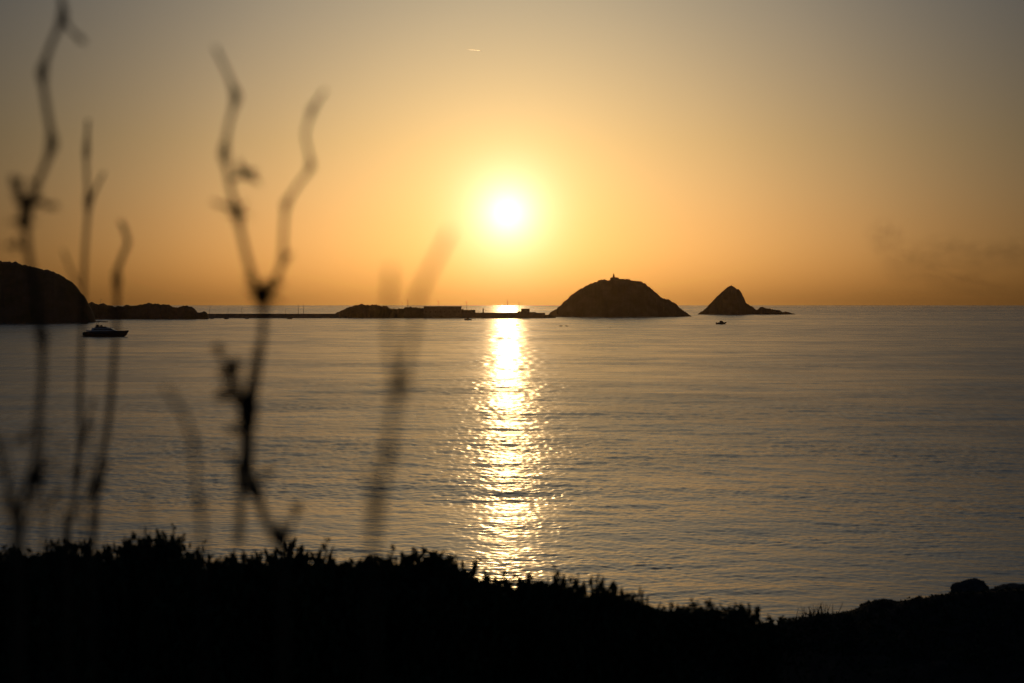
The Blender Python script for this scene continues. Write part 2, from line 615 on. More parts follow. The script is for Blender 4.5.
quay = empty('quay', (0, 0, 0))
mb = MB()
xa, xb = at(462, 316, Y_CAUSE).x, at(545, 316, Y_CAUSE).x
zq = top_z(312.9, Y_CAUSE)
mb.box(xa, xb, Y_CAUSE - 9, Y_CAUSE + 12, -1.5, zq)
mb.build('quay_wall', M_concrete, quay)
mb = MB()
mb.box(xa + 0.5, xb - 12, Y_CAUSE - 8.6, Y_CAUSE - 7.8, zq + 0.003, zq + 0.5)
mb.build('kerb', M_stone, quay)
for k in range(12):
    x = xa + 3 + k * (xb - xa - 10) / 11
    MB().lathe((x, Y_CAUSE - 9.25, 0), [(0.25, -0.8), (0.25, 3.2), (0.1, 3.3)], 8).build('fender', M_darkpaint, quay)
tag(quay, 'straight concrete harbour quay crossing the foot of the sun glitter', 'quay')


def house(name, px0, px1, py_top, py_base, Yd, depth, label, cat, roof='flat', windows=0, mat=None, zbase=None):
    a, c = at(px0, py_top, Yd), at(px1, py_top, Yd)
    z0 = zbase if zbase is not None else at(px0, py_base, Yd).z
    root = empty(name, ((a.x + c.x) / 2, Yd, z0))
    w2 = (c.x - a.x) / 2
    h = a.z - z0
    hw = h if roof == 'flat' else h * 0.72
    MB().box(-w2, w2, -depth / 2, depth / 2, 0, hw).build('wall', mat or M_stone, root)
    if roof == 'flat':
        MB().box(-w2 - 0.4, w2 + 0.4, -depth / 2 - 0.4, depth / 2 + 0.4, hw + 0.002, hw + 0.45).build('roof', M_concrete, root)
    else:
        m = MB()
        s = [(-w2 - 0.5, -depth / 2 - 0.5, hw), (-w2 - 0.5, 0, h), (-w2 - 0.5, depth / 2 + 0.5, hw), (-w2 - 0.5, 0, hw - 0.15)]
        m.sections([s, [(-p[0], p[1], p[2]) for p in s]])
        m.build('roof', M_roof, root)
    n = max(windows, 0)
    for k in range(n):
        x = -w2 + (k + 0.5) * 2 * w2 / n
        wh = min(1.6, hw * 0.35)
        f = MB().box(x - 0.75, x + 0.75, -depth / 2 - 0.08, -depth / 2 - 0.003, hw * 0.45, hw * 0.45 + wh).build('window', M_stone, root)
        MB().box(x - 0.6, x + 0.6, -depth / 2 - 0.12, -depth / 2 - 0.083, hw * 0.45 + 0.12, hw * 0.45 + wh - 0.12).build('pane', M_glass, f)
    if n:
        MB().box(-0.55, 0.55, -depth / 2 - 0.09, -depth / 2 - 0.003, 0.02, min(2.1, hw * 0.42)).build('door', M_darkpaint, root)
    tag(root, label, cat)
    return root


house('harbour_terminal', 424, 461.3, 306.5, 314, Y_CAUSE, 16, 'long flat roofed harbour building at the left end of the quay', 'building', 'flat', 8, None, 0.8)
house('storage_shed', 461.9, 475.3, 310.2, 314, Y_CAUSE, 11, 'small low shed against the right end of the long harbour building', 'shed', 'flat', 3, None, zq + 0.002)
house('quay_house', 521.2, 529.6, 309.0, 314, Y_CAUSE - 2, 9, 'square little building alone on the stony mound at the end of the quay', 'building', 'flat', 2, None, zq - 0.3)

# harbour beacon on the quay
p = at(483.2, 308, Y_CAUSE - 5)
beacon = empty('harbour_beacon', (p.x, Y_CAUSE - 5, zq))
hb = p.z - zq
MB().lathe((0, 0, 0), [(1.5, 0), (1.5, 0.4), (0.95, 0.5), (0.75, hb * 0.72), (1.15, hb * 0.74), (1.15, hb * 0.78)], 12).build('tower', M_stone, beacon, False)
MB().lathe((0, 0, 0), [(0.55, hb * 0.78), (0.55, hb * 0.92)], 10).build('lantern', M_glass, beacon)
MB().lathe((0, 0, 0), [(0.75, hb * 0.92), (0.1, hb)], 10).build('cap', M_darkpaint, beacon)
tag(beacon, 'slim round harbour beacon standing on the quay left of the sun glitter', 'beacon')

# lighthouse on the island summit
p = at(613.5, 279.6, Y_ISLE)
lh = empty('lighthouse', (p.x, Y_ISLE - 2, p.z - 1.2))
u = Y_ISLE / F
MB().box(-3.2 * u, 5.0 * u, -6, 6, 0, 1.4 * u + 1.2).build('keeper_house', M_stone, lh)
MB().box(5.0 * u + 0.01, 9.6 * u, -4.5, 4.5, 0, 0.7 * u + 1.2).build('annex', M_stone, lh)
m = MB()
m.sections([[(-3.4 * u, -6.4, 1.4 * u + 1.203), (5.2 * u, -6.4, 1.4 * u + 1.203), (5.2 * u, 6.4, 1.4 * u + 1.203), (-3.4 * u, 6.4, 1.4 * u + 1.203)],
            [(-2.2 * u, -1, 2.3 * u + 1.2), (3.6 * u, -1, 2.3 * u + 1.2), (3.6 * u, 1, 2.3 * u + 1.2), (-2.2 * u, 1, 2.3 * u + 1.2)]])
m.build('roof', M_roof, lh)
MB().box(-1.0 * u, 1.2 * u, -1.7, 1.7, 2.0 * u, 4.2 * u + 1.2, 0.22).build('tower', M_stone, lh)
gal = MB().box(-0.95 * u, 1.15 * u, -1.75, 1.75, 4.2 * u + 1.202, 4.2 * u + 1.5).build('gallery', M_concrete, lh)
lan = MB().lathe((0.1 * u, 0, 0), [(0.55 * u, 4.2 * u + 1.503), (0.55 * u, 5.2 * u + 1.2)], 10).build('lantern', M_glass, lh)
MB().lathe((0.1 * u, 0, 0), [(0.72 * u, 5.2 * u + 1.203), (0.25 * u, 5.9 * u + 1.2), (0.08 * u, 6.4 * u + 1.2), (0.06 * u, 6.9 * u + 1.2)], 10).build('cap', M_darkpaint, lan)
for k in (-2.2, 2.4, 3.9):
    f = MB().box(k * u - 0.6, k * u + 0.6, -6.07, -6.003, 1.6, 3.0).build('window', M_concrete, lh)
    MB().box(k * u - 0.45, k * u + 0.45, -6.11, -6.073, 1.75, 2.85).build('pane', M_glass, f)
tag(lh, 'small square lighthouse with keeper house on the island summit', 'lighthouse')


# ------------------------------------------------------------------ lamp posts on the harbour works
def lamp_post(h, thick):
    root = empty('lamp_post')
    MB().lathe((0, 0, 0), [(thick * 1.7, 0), (thick * 1.5, 0.6), (thick, 0.7), (thick * 0.6, h)], 8).build('pole', M_steel, root)
    MB().tube([(0, 0, h - 0.1), (0.5, 0, h + 0.35), (1.3, 0, h + 0.4)], thick * 0.5, 6).build('arm', M_steel, root)
    MB().box(1.0, 2.2, -0.3, 0.3, h + 0.2, h + 0.6, 0.2).build('lamp_head', M_steel, root)
    return root


posts = [(209.5, 308, 314.2, 0.16, 'thin lamp post nearest the rocky point on the causeway'),
         (228, 309, 314.2, 0.13, 'second lamp post out from the rocky point on the causeway'),
         (241.5, 308.5, 314.2, 0.13, 'thin lamp post on the causeway just left of the big forked stalk'),
         (285.5, 309, 314.2, 0.13, 'short thin lamp post on the causeway just right of the big forked stalk'),
         (298.3, 304.2, 314.2, 0.22, 'left one of the pair of tall posts on the causeway'),
         (303.4, 304.0, 314.2, 0.22, 'right one of the pair of tall posts on the causeway'),
         (401.5, 302.2, 309, 0.18, 'shorter lamp post on the peninsula beside a tall one'),
         (407.2, 300.3, 309, 0.34, 'tallest lamp post on the peninsula, seen behind the blurred stalk'),
         (438.5, 301.5, 307.5, 0.2, 'thin mast behind the roof of the long harbour building'),
         (466.6, 302, 310, 0.3, 'lamp post standing above the low harbour shed'),
         (507.6, 300.5, 312.9, 0.26, 'lamp post on the quay right under the sun'),
         (519, 302.6, 311.6, 0.3, 'lamp post beside the square building on the mound')]
for k, (px, pt, pb, th, lab) in enumerate(posts):
    a, c = at(px, pb + 0.6, Y_CAUSE + 1), at(px, pt, Y_CAUSE + 1)
    yoff = Y_CAUSE + 1
    zb = a.z
    if px in (438.5, 466.6):
        yoff = Y_CAUSE + 10
        zb = 0.6
    if 395 < px < 410:
        yoff = Y_CAUSE + 14
    o = lamp_post(c.z - zb, th * 1.5)
    o.location = (c.x, yoff, zb)
    o.rotation_euler.z = 0.4 * k
    tag(o, lab, 'lamp post', 'lamp posts along the causeway and quay')
# mast on the low point
a, c = at(100.5, 305, Y_HEAD), at(100.5, 299.5, Y_HEAD)
o = lamp_post(c.z - a.z + 0.8, 0.2)
o.name = 'signal_mast'
o.location = (a.x, Y_HEAD, a.z - 0.8)
tag(o, 'lone thin mast on the low rocky point', 'mast')


# ------------------------------------------------------------------ motor yacht
def ship_sec(x, zk, zd, hb_, flare=0.85, n=9):
    """half-round hull section at station x: keel height, deck height, half beam"""
    pts = []
    for k in range(n):
        q = k / (n - 1) * math.pi
        y = -hb_ * math.cos(q)
        z = zd - (zd - zk) * math.sin(q) ** flare
        pts.append((x, y, z))
    return pts


def hull(secs):
    return MB().sections([ship_sec(*s) for s in secs])


yp = on_water(106, 336.6)
us = yp.y / F
yacht = empty('motor_yacht', (yp.x, yp.y, 0))
hx = 22.3 * us
m = hull([(-hx, -0.3, 1.9, 2.2), (-hx * 0.98, -0.8, 2.6, 2.7), (-hx * 0.75, -0.9, 3.2, 3.1), (-hx * 0.3, -0.9, 3.35, 3.3), (hx * 0.2, -0.9, 3.45, 3.2),
          (hx * 0.55, -0.8, 3.55, 2.6), (hx * 0.78, -0.4, 3.65, 1.6), (hx * 0.92, 0.9, 3.75, 0.7), (hx * 1.02, 3.3, 3.85, 0.1)])
hu = m.build('hull', M_hull, yacht, True)
MB().box(-hx * 1.04, -hx * 0.9, -2.2, 2.2, 0.35, 0.6).build('swim_platform', M_white, yacht)
MB().box(-hx * 0.86, -hx * 0.62, -2.4, 2.4, 3.25, 3.9, 0.1).build('stern_seat', M_white, yacht)
m = MB()
def cab(x0, x1, hw, z0, z1, rake_f, rake_b, inset):
    return m.sections([[(x0, -hw, z0), (x1, -hw * 0.75, z0), (x1, hw * 0.75, z0), (x0, hw, z0)],
                       [(x0 + rake_b, -hw + inset, z1), (x1 - rake_f, -hw * 0.75 + inset, z1), (x1 - rake_f, hw * 0.75 - inset, z1), (x0 + rake_b, hw - inset, z1)]])
cab(-hx * 0.62, hx * 0.50, 2.45, 3.3, 5.3, 3.6, 0.5, 0.3)
cb = m.build('cabin', M_white, yacht)
m = MB()
cab(-hx * 0.5, hx * 0.40, 2.48, 4.05, 4.95, 1.6, 0.3, 0.13)
m.build('cabin_windows', M_glass, cb)
m = MB()
cab(-hx * 0.45, hx * 0.12, 2.0, 5.3, 6.1, 1.5, 0.3, 0.15)
fb = m.build('flybridge', M_hull, yacht)
MB().tube([(hx * 0.02, -1.4, 6.1), (-hx * 0.03, -1.3, 6.8)], 0.09, 6).build('windscreen_frame', M_steel, fb)
MB().box(-hx * 0.42, -hx * 0.30, -1.2, 1.2, 6.1, 7.2, 0.2).build('helm_console', M_darkpaint, yacht)
MB().box(-hx * 0.24, -hx * 0.16, -1.0, 1.0, 6.1, 7.1, 0.3).build('helm_seat', M_darkpaint, yacht)
for sgn in (-1, 1):
    MB().tube([(-hx * 0.48, sgn * 1.7, 5.4), (-hx * 0.40, sgn * 1.6, 7.4), (-hx * 0.36, sgn * 1.5, 8.7)], [0.14, 0.12, 0.1], 6).build('awning_pole', M_steel, yacht)
    MB().tube([(hx * 0.06, sgn * 1.5, 6.0), (hx * 0.02, sgn * 1.4, 8.7)], 0.06, 6).build('awning_pole', M_steel, yacht)
    MB().tube([(-hx * 0.6, sgn * 2.9, 4.2), (0, sgn * 3.1, 4.35), (hx * 0.5, sgn * 2.5, 4.5), (hx * 0.98, sgn * 0.25, 4.8)], 0.05, 5).build('guard_rail', M_steel, yacht)
m = MB()
m.sections([[(-hx * 0.46, -1.8, 8.68), (hx * 0.07, -1.7, 8.68), (hx * 0.07, 1.7, 8.68), (-hx * 0.46, 1.8, 8.68)],
            [(-hx * 0.44, -1.6, 9.3), (hx * 0.05, -1.5, 9.2), (hx * 0.05, 1.5, 9.2), (-hx * 0.44, 1.6, 9.3)]])
aw = m.build('awning', M_canvas, yacht)
MB().lathe((-hx * 0.3, 0, 9.25), [(0.45, 0), (0.5, 0.25), (0.2, 0.5)], 10).build('radar_dome', M_white, aw)
MB().tube([(-hx * 0.36, 0.5, 8.9), (-hx * 0.40, 0.5, 10.6)], 0.04, 5).build('antenna', M_steel, yacht)
tag(yacht, 'dark hulled motor yacht with a raised awning anchored off the hill', 'yacht')


# ------------------------------------------------------------------ small boats
def small_boat(length, cabin=True, mast=0.0):
    root = empty('motorboat')
    l2 = length / 2
    s = length / 6.0
    hull([(-l2, 0.0, 0.85 * s, 0.95 * s), (-l2 * 0.9, -0.3 * s, 0.9 * s, 1.1 * s), (0, -0.35 * s, 0.95 * s, 1.2 * s), (l2 * 0.6, -0.2 * s, 1.1 * s, 0.75 * s), (l2, 0.9 * s, 1.3 * s, 0.06 * s)]).build('hull', M_darkpaint, root, True)
    if cabin:
        mm = MB()
        mm.sections([[(-l2 * 0.35, -0.85 * s, 0.8 * s), (l2 * 0.45, -0.6 * s, 0.8 * s), (l2 * 0.45, 0.6 * s, 0.8 * s), (-l2 * 0.35, 0.85 * s, 0.8 * s)],
                     [(-l2 * 0.3, -0.7 * s, 2.0 * s), (l2 * 0.1, -0.55 * s, 2.0 * s), (l2 * 0.1, 0.55 * s, 2.0 * s), (-l2 * 0.3, 0.7 * s, 2.0 * s)]])
        mm.build('cabin', M_darkpaint, root)
    else:
        MB().box(-l2 * 0.15, l2 * 0.1, -0.35 * s, 0.35 * s, 0.6 * s, 1.5 * s, 0.3).build('console', M_darkpaint, root)
    MB().box(-l2 * 1.1, -l2 * 0.98, -0.25 * s, 0.25 * s, -0.2 * s, 1.1 * s, 0.2).build('outboard', M_darkpaint, root)
    if mast:
        MB().tube([(0, 0, 0.9 * s), (0, 0, mast)], 0.07, 6).build('mast', M_steel, root)
    return root


def place_boat(name, px, py, wpx, label, cabin=True, rz=0.0, group=None, mast=0.0, cat='boat'):
    p = on_water(px, py)
    o = small_boat(wpx * p.y / F, cabin, mast)
    o.name = name
    o.location = (p.x, p.y, 0)
    o.rotation_euler.z = rz
    tag(o, label, cat, group)
    return o


place_boat('motorboat', 721.5, 324.2, 10.5, 'dark cabin motorboat alone on the water below the pointed islet', True, 0.15)
place_boat('dinghy', 497.6, 324.8, 2.6, 'tiny dinghy in the sun glitter, the left one of two', False, 1.2, 'little boats in the sun glitter')
place_boat('dinghy', 517, 325.4, 4.8, 'small open boat at the right edge of the sun glitter, below the quay', False, 0.1, 'little boats in the sun glitter')
place_boat('dinghy', 561, 326.3, 3.6, 'tiny open boat off the left foot of the domed island', False, 0.2, 'little boats off the domed island')
place_boat('dinghy', 566.5, 326.3, 3.2, 'tiny open boat just right of another, off the domed island', False, 3.0, 'little boats off the domed island')
place_boat('dinghy', 610.3, 327.2, 2.4, 'single tiny open boat in front of the domed island', False, 1.3, 'little boats off the domed island')
place_boat('fishing_boat', 467.5, 320.2, 7.4, 'squat fishing boat moored under the harbour shed', True, 3.1, None)
for px, w_, rz, cb_, lab in [(85, 7.5, 0.1, False, 'long flat boat moored under the hill just behind the yacht'),
                             (72, 3.5, 0.5, True, 'small cabin boat moored under the steep end of the hill'),
                             (54, 4.5, 2.9, False, 'open boat moored under the middle of the hill shore'),
                             (27, 4.0, 0.2, True, 'small cabin boat close against the dark hill shore, near the frame edge'),
                             (10, 6.0, 3.0, True, 'moored boat under the hill, nearest the edge of the photo')]:
    place_boat('moored_boat', px, 323.6, w_, lab, cb_, rz, 'boats moored under the hill')
for px, w_, rz, cb_, lab in [(212, 4.0, 0.1, False, 'small boat moored by the tip of the rocky point'),
                             (226, 5.0, 2.9, True, 'cabin boat moored before the causeway near the rocky point'),
                             (247, 4.0, 0.3, False, 'open boat moored before the causeway beside the big forked stalk'),
                             (290, 5.5, 0.0, True, 'cabin boat moored before the causeway under the pair of tall posts')]:
    place_boat('moored_boat', px, 319.0, w_, lab, cb_, rz, 'boats moored along the causeway')

# ------------------------------------------------------------------ boulders and tuft on the right brow
def boulder(px, py_top, py_base, wpx, Yd, seed, label):
    a = at(px, py_base + 4, Yd)
    u_ = Yd / F
    bm = bmesh.new()
    bmesh.ops.create_icosphere(bm, subdivisions=5, radius=1.0)
    hh = (py_base + 4 - py_top) * u_
    for v in bm.verts:
        p_ = v.co.copy()
        n_ = 1 + 0.15 * fbm(p_.x * 1.1 + seed, p_.y * 1.1, p_.z * 1.1) + 0.10 * fbm(p_.x * 3.4, p_.y * 3.4 + seed, p_.z * 3.4, 6, 0.5)
        v.co = Vector((p_.x * n_ * wpx * u_ / 2, p_.y * n_ * wpx * u_ / 2.3, p_.z * n_ * hh * 0.95))
    me_ = bpy.data.meshes.new('boulder')
    bm.to_mesh(me_)
    bm.free()
    o_ = link('boulder', me_, M_boulder, None, True)
    o_.location = (a.x, Yd, a.z)
    tag(o_, label, 'boulder', 'boulders on the brow of the headland')
    return o_


boulder(972, 578.5, 592, 40, 24.0, 3.0, 'rounded boulder standing highest on the brow')
boulder(1018, 584.5, 590, 58, 24.0, 8.0, 'broad low boulder just right of the rounded one')
boulder(886, 600, 604, 46, 24.0, 14.0, 'flat low boulder on the slope left of the rounded one')

# ------------------------------------------------------------------ shrubs along the brow
def shrub_mesh(seed):
    rd = random.Random(seed)
    fol, tw = MB(), MB()
    # branches from the foot
    tips = []
    for k in range(16):
        w = rd.uniform(0, 2 * math.pi)
        sp = rd.uniform(0.1, 0.75)
        p0 = Vector((rd.uniform(-.05, .05), rd.uniform(-.05, .05), 0))
        p2 = Vector((math.cos(w) * sp, math.sin(w) * sp, rd.uniform(0.55, 0.9) * (1 - 0.35 * sp)))
        p1 = p0.lerp(p2, 0.5) + Vector((0, 0, 0.1))
        tw.tube([p0, p1, p2], [0.016, 0.010, 0.004], 5)
        tips.append(p2)
    def sprig(p, d, ln, nl, sz):
        q = p.copy()
        tw.tube([p, p + d * ln], [0.004, 0.0015], 4, False)
        for i in range(nl):
            f = (i + 0.5) / nl
            w = i * 2.4 + rd.random()
            side = d.orthogonal()
            side.rotate(Matrix.Rotation(w, 3, d))
            dr_ = (side * rd.uniform(0.5, 1.0) + d * rd.uniform(0.3, 0.9)).normalized()
            s_ = sz * rd.uniform(0.6, 1.25)
            fol.leaf(p + d * ln * f, dr_, Vector((rd.gauss(0, 1), rd.gauss(0, 1), rd.gauss(0, 1))), s_, s_ * 0.78)
    for k in range(430):
        w = rd.uniform(0, 2 * math.pi)
        cz = rd.uniform(0.02, 1) ** 0.8
        rad = math.sqrt(max(0, 1 - cz * cz))
        lump = 0.80 + 0.34 * fbm(math.cos(w) * rad * 3.0 + seed * 5, math.sin(w) * rad * 3.0, cz * 3.0, 3)
        p = Vector((math.cos(w) * rad * 0.78, math.sin(w) * rad * 0.78, cz * 0.82)) * lump * rd.uniform(0.8, 1.0)
        d = Vector((math.cos(w) * rad * 0.7 + rd.gauss(0, .3), math.sin(w) * rad * 0.7 + rd.gauss(0, .3), 0.45 + rd.random() * 0.5)).normalized()
        long_ = rd.random() < 0.06
        sprig(p, d, rd.uniform(0.16, 0.26) if long_ else rd.uniform(0.08, 0.15), 15 if long_ else 11, 0.06)
    for k in range(1500):
        w = rd.uniform(0, 2 * math.pi)
        r_ = math.sqrt(rd.random()) * 0.7
        p = Vector((math.cos(w) * r_, math.sin(w) * r_, rd.uniform(0.05, 0.8) * math.sqrt(max(0, 1 - r_ * r_))))
        fol.leaf(p, Vector((rd.gauss(0, 1), rd.gauss(0, 1), rd.gauss(0, 1))), Vector((rd.gauss(0, 1), rd.gauss(0, 1), rd.gauss(0, 1))), rd.uniform(0.08, 0.14), rd.uniform(0.05, 0.08))
    return fol.mesh('foliage'), tw.mesh('branches')


shrub_meshes = [shrub_mesh(s) for s in (1, 2, 3, 4)]
for f_, w_ in shrub_meshes:
    f_.materials.append(M_leaf)
    w_.materials.append(M_twig)
shrubs = [(-22, 120, 'dark shrub at the far end of the scrub, under the first bent stalk'),
          (30, 110, 'dark shrub at the foot of the tallest bent stalk'),
          (76, 100, 'dark shrub at the foot of the two thin upright stalks'),
          (116, 90, 'flat topped dark shrub just left of the highest sprig of scrub'),
          (155, 84, 'dark shrub with the highest leafy sprig of the scrub'),
          (205, 110, 'dark shrub between the highest sprig and the big forked stalk'),
          (246, 90, 'dark shrub at the foot of the big forked stalk'),
          (285, 84, 'small pointed dark shrub just right of the foot of the big forked stalk'),
          (328, 110, 'dark shrub midway between the big forked stalk and the blurred reddish stalk'),
          (372, 96, 'dark shrub at the foot of the blurred reddish stalk'),
          (418, 92, 'dark shrub with ragged tips left of the sun glitter'),
          (462, 100, 'dark shrub where the scrub begins to drop towards the glitter'),
          (506, 92, 'dark shrub in front of the near end of the sun glitter'),
          (548, 92, 'dark shrub just right of the near end of the sun glitter'),
          (588, 86, 'dark shrub halfway down the slope right of the glitter'),
          (625, 78, 'dark shrub with an upright tuft halfway down the slope'),
          (668, 96, 'low dark shrub on the lower part of the scrub slope'),
          (708, 84, 'low dark shrub two places from the end of the scrub'),
          (746, 66, 'last dark shrub where the scrub meets the bare brow')]
for k, (px, wpx, lab) in enumerate(shrubs):
    Yd = 9.3 + 0.5 * math.sin(k * 2.1) + (0.4 if px > 650 else 0)
    Yd += 1.4 * sstep(640, 740, px)
    top = at(px, skyline(min(max(px, -60), 1090)) + 1.0, Yd)
    gz = ground_z(top.x, Yd) - 0.04
    hgt = max(top.z - gz, 0.25) / 0.86
    wd = wpx * Yd / F / 2 / 0.78 * 1.2
    root = empty('shrub', (top.x, Yd, gz), k * 1.9)
    root.scale = (wd, wd, hgt)
    fm, tm = shrub_meshes[k % 4]
    for nm, me_ in (('foliage', fm), ('branches', tm)):
        o = bpy.data.objects.new(nm, me_)
        C.objects.link(o)
        o.parent = root
    tag(root, lab, 'shrub', 'shrubs along the brow of the headland')

# creeping undergrowth that covers the ground in front of and below the shrubs
m = MB()
for k in range(16000):
    a_ = random.uniform(-0.42, 0.42)
    r_ = ridge_of(a_)[0] * random.uniform(0.62, 0.97)
    x, y = r_ * math.sin(a_), r_ * math.cos(a_)
    p = Vector((x, y, ground_z(x, y) + random.uniform(0, 0.05)))
    d = Vector((random.gauss(0, .6), random.gauss(0, .6), random.uniform(0.3, 1)))
    s_ = random.uniform(0.04, 0.10)
    m.leaf(p, d, Vector((random.gauss(0, 1), random.gauss(0, 1), random.gauss(0, 1))), s_, s_ * 0.5)
for k in range(9000):  # extra leaves added on the right brow to shade its sunlit soil
    a_ = random.uniform(0.14, 0.42)
    r_ = ridge_of(a_)[0] * random.uniform(0.90, 1.02)
    x, y = r_ * math.sin(a_), r_ * math.cos(a_)
    p = Vector((x, y, ground_z(x, y) - 0.01))
    d = Vector((random.gauss(0, .8), random.gauss(0, .8), random.uniform(0.2, 0.7)))
    s_ = random.uniform(0.03, 0.075)
    m.leaf(p, d, Vector((random.gauss(0, 1), random.gauss(0, 1), random.gauss(0, 1))), s_, s_ * 0.6)
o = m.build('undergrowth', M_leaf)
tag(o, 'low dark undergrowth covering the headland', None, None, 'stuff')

# sparse dry grass on the bare brow
m = MB()
for k in range(46):
    px = random.gauss(814, 9)
    Yd = 21.5 + random.uniform(-0.5, 0.5)
    b0 = at(px, skyline(px) + 3, Yd)
    hh = random.uniform(0.10, 0.26)
    lean = Vector((random.gauss(0, 0.05), random.gauss(0, 0.04), hh))
    m.tube([b0, b0 + lean * 0.6, b0 + lean + Vector((random.gauss(0, 0.02), 0, 0))], [0.006, 0.005, 0.002], 4)
o = m.build('grass', M_stalk)
tag(o, 'sparse tuft of dry grass on the bare brow', None, None, 'stuff')


# ------------------------------------------------------------------ dried stalks close to the camera
def smooth_path(pts, sub=5):
    P = [Vector(p) for p in pts]
    out = []
    for k in range(len(P) - 1):
        p0, p1, p2, p3 = P[max(k - 1, 0)], P[k], P[k + 1], P[min(k + 2, len(P) - 1)]
        m1 = (p2 - p0) * 0.22
        m2 = (p3 - p1) * 0.22
        for q in range(sub):
            t_ = q / sub
            h1 = 2 * t_ ** 3 - 3 * t_ ** 2 + 1
            h2 = t_ ** 3 - 2 * t_ ** 2 + t_
            h3 = -2 * t_ ** 3 + 3 * t_ ** 2
            h4 = t_ ** 3 - t_ ** 2
            out.append(p1 * h1 + m1 * h2 + p2 * h3 + m2 * h4)
    out.append(P[-1])
    return out


class Stalk:
    def __init__(self, Yd, label, seed, wob=0.03):
        self.Y, self.rd, self.wob = Yd, random.Random(seed), wob
        self.label = label
        self.root = None

    def P(self, px, py, dy=0.0):
        return at(px, py, self.Y + dy)

    def dy(self, py):
        return self.wob * math.sin(py * 0.021 + self.rd_phase)

    def start(self, px, py):
        self.rd_phase = self.rd.uniform(0, 6)
        foot = self.P(px, py)
        gz = ground_z(foot.x, self.Y)
        self.foot = Vector((foot.x, self.Y, gz - 0.03))
        self.root = empty('dried_stalk', self.foot)
        tag(self.root, self.label, 'dry plant', 'dried stalks in front of the sea')

    def path(self, name, pts, r0, r1, knots=(), to_ground=False):
        pw_ = [self.P(x, y, self.dy(y)) for x, y in pts]
        if to_ground:
            pw_ = [self.foot.copy()] + pw_
        sp = smooth_path(pw_)
        n = len(sp)
        rad = []
        kp = [self.P(x, y, self.dy(y)) for x, y in knots]
        for i, p in enumerate(sp):
            r = r0 + (r1 - r0) * i / (n - 1)
            for q in kp:
                dd = (p - q).length
                r += r0 * 0.6 * math.exp(-(dd / (r0 * 2.2)) ** 2)
            rad.append(r)
        off = self.foot
        o_ = MB().tube([p - off for p in sp], rad, 8).build(name, M_stalk, self.root, True)
        return o_

    def head(self, name, px, py, size, n=16, drop=0.35, up=0.4):
        """dry bracts and shrivelled leaves gathered at a joint"""
        p = self.P(px, py, self.dy(py)) - self.foot
        mm = MB()
        s_ = 1.05 * size * self.Y / F
        mm.lathe(p, [(s_ * 0.10, -s_ * 0.28), (s_ * 0.17, -s_ * 0.1), (s_ * 0.16, s_ * 0.1), (s_ * 0.05, s_ * 0.3)], 8)
        for k in range(int(n * 1.3)):
            w = self.rd.uniform(0, 2 * math.pi)
            d = Vector((math.cos(w), math.sin(w), self.rd.uniform(-drop, up + 0.6)))
            ln = s_ * self.rd.uniform(0.35, 0.75)
            mm.leaf(p, d, Vector((self.rd.gauss(0, .5), self.rd.gauss(0, .5), 1)), ln, ln * self.rd.uniform(0.18, 0.4))
        return mm.build(name, M_bract, self.root)

    def leaf(self, name, pts, wpx):
        """shrivelled leaf hanging along a short path"""
        mm = MB()
        ps = [self.P(x, y, self.dy(y)) - self.foot for x, y in pts]
        mm.tube(ps, [0.0028] * len(ps), 5)
        w_ = wpx * self.Y / F
        e = ps[-1]
        d = (ps[-1] - ps[-2]).normalized()
        for k in range(13):
            dd = (d + Vector((self.rd.gauss(0, .5), self.rd.gauss(0, .5), self.rd.gauss(0, .45)))).normalized()
            mm.leaf(e - d * w_ * self.rd.uniform(0.2, 0.9), dd, Vector((self.rd.gauss(0, 1), self.rd.gauss(0, 1), 1)), w_ * self.rd.uniform(0.5, 1.0), w_ * self.rd.uniform(0.25, 0.45))
        return mm.build(name, M_bract, self.root)


# A: tall bent stalk at the far left
s = Stalk(2.25, 'tallest zigzag stalk, running out of the top of the photo', 1)
s.start(20, 560)
s.path('stem', [(20, 548), (18, 512), (28, 490), (34, 470), (39, 412), (42, 380), (42, 337), (35, 295), (28, 250), (26, 216), (34, 192), (52, 146), (47, 110), (42, 72), (52, 42), (63, 17), (61, -8), (58, -40)],
       0.0068, 0.0040, [(52, 144), (42, 72), (63, 17), (26, 216), (42, 337), (33, 478)], True)
s.path('branch', [(17, 520), (10, 495), (4, 475), (-2, 448), (-10, 425)], 0.0046, 0.0032)
s.head('seed_head', 26, 205, 32, 16, 0.6, 0.9)
s.head('seed_head', 22, 222, 24, 14)
s.head('seed_head', 42, 334, 20, 12)
s.head('seed_head', 33, 480, 26, 14)
s.leaf('leaf', [(26, 205), (20, 188), (14, 178)], 16)
s.leaf('leaf', [(28, 205), (40, 203), (54, 207)], 15)
s.leaf('leaf', [(62, 18), (72, 32), (82, 41)], 9)
s.leaf('leaf', [(28, 250), (18, 244), (9, 246)], 12)
s.leaf('leaf', [(38, 425), (28, 432), (20, 442)], 11)
s.leaf('leaf', [(26, 205), (34, 190), (38, 182)], 12)
s.leaf('leaf', [(33, 480), (44, 470), (50, 462)], 11)
s.leaf('leaf', [(18, 512), (28, 500), (36, 498)], 10)
s.head('seed_head', 18, 512, 20, 12)
s.path('twig', [(20, 540), (34, 505), (40, 478), (44, 455)], 0.0030, 0.0018)
s.path('twig', [(62, 18), (74, 32), (84, 42)], 0.0022, 0.0014)
s.path('twig', [(26, 207), (17, 190), (10, 176)], 0.0026, 0.0018)
s.path('twig', [(26, 207), (40, 202), (54, 207)], 0.0026, 0.0018)

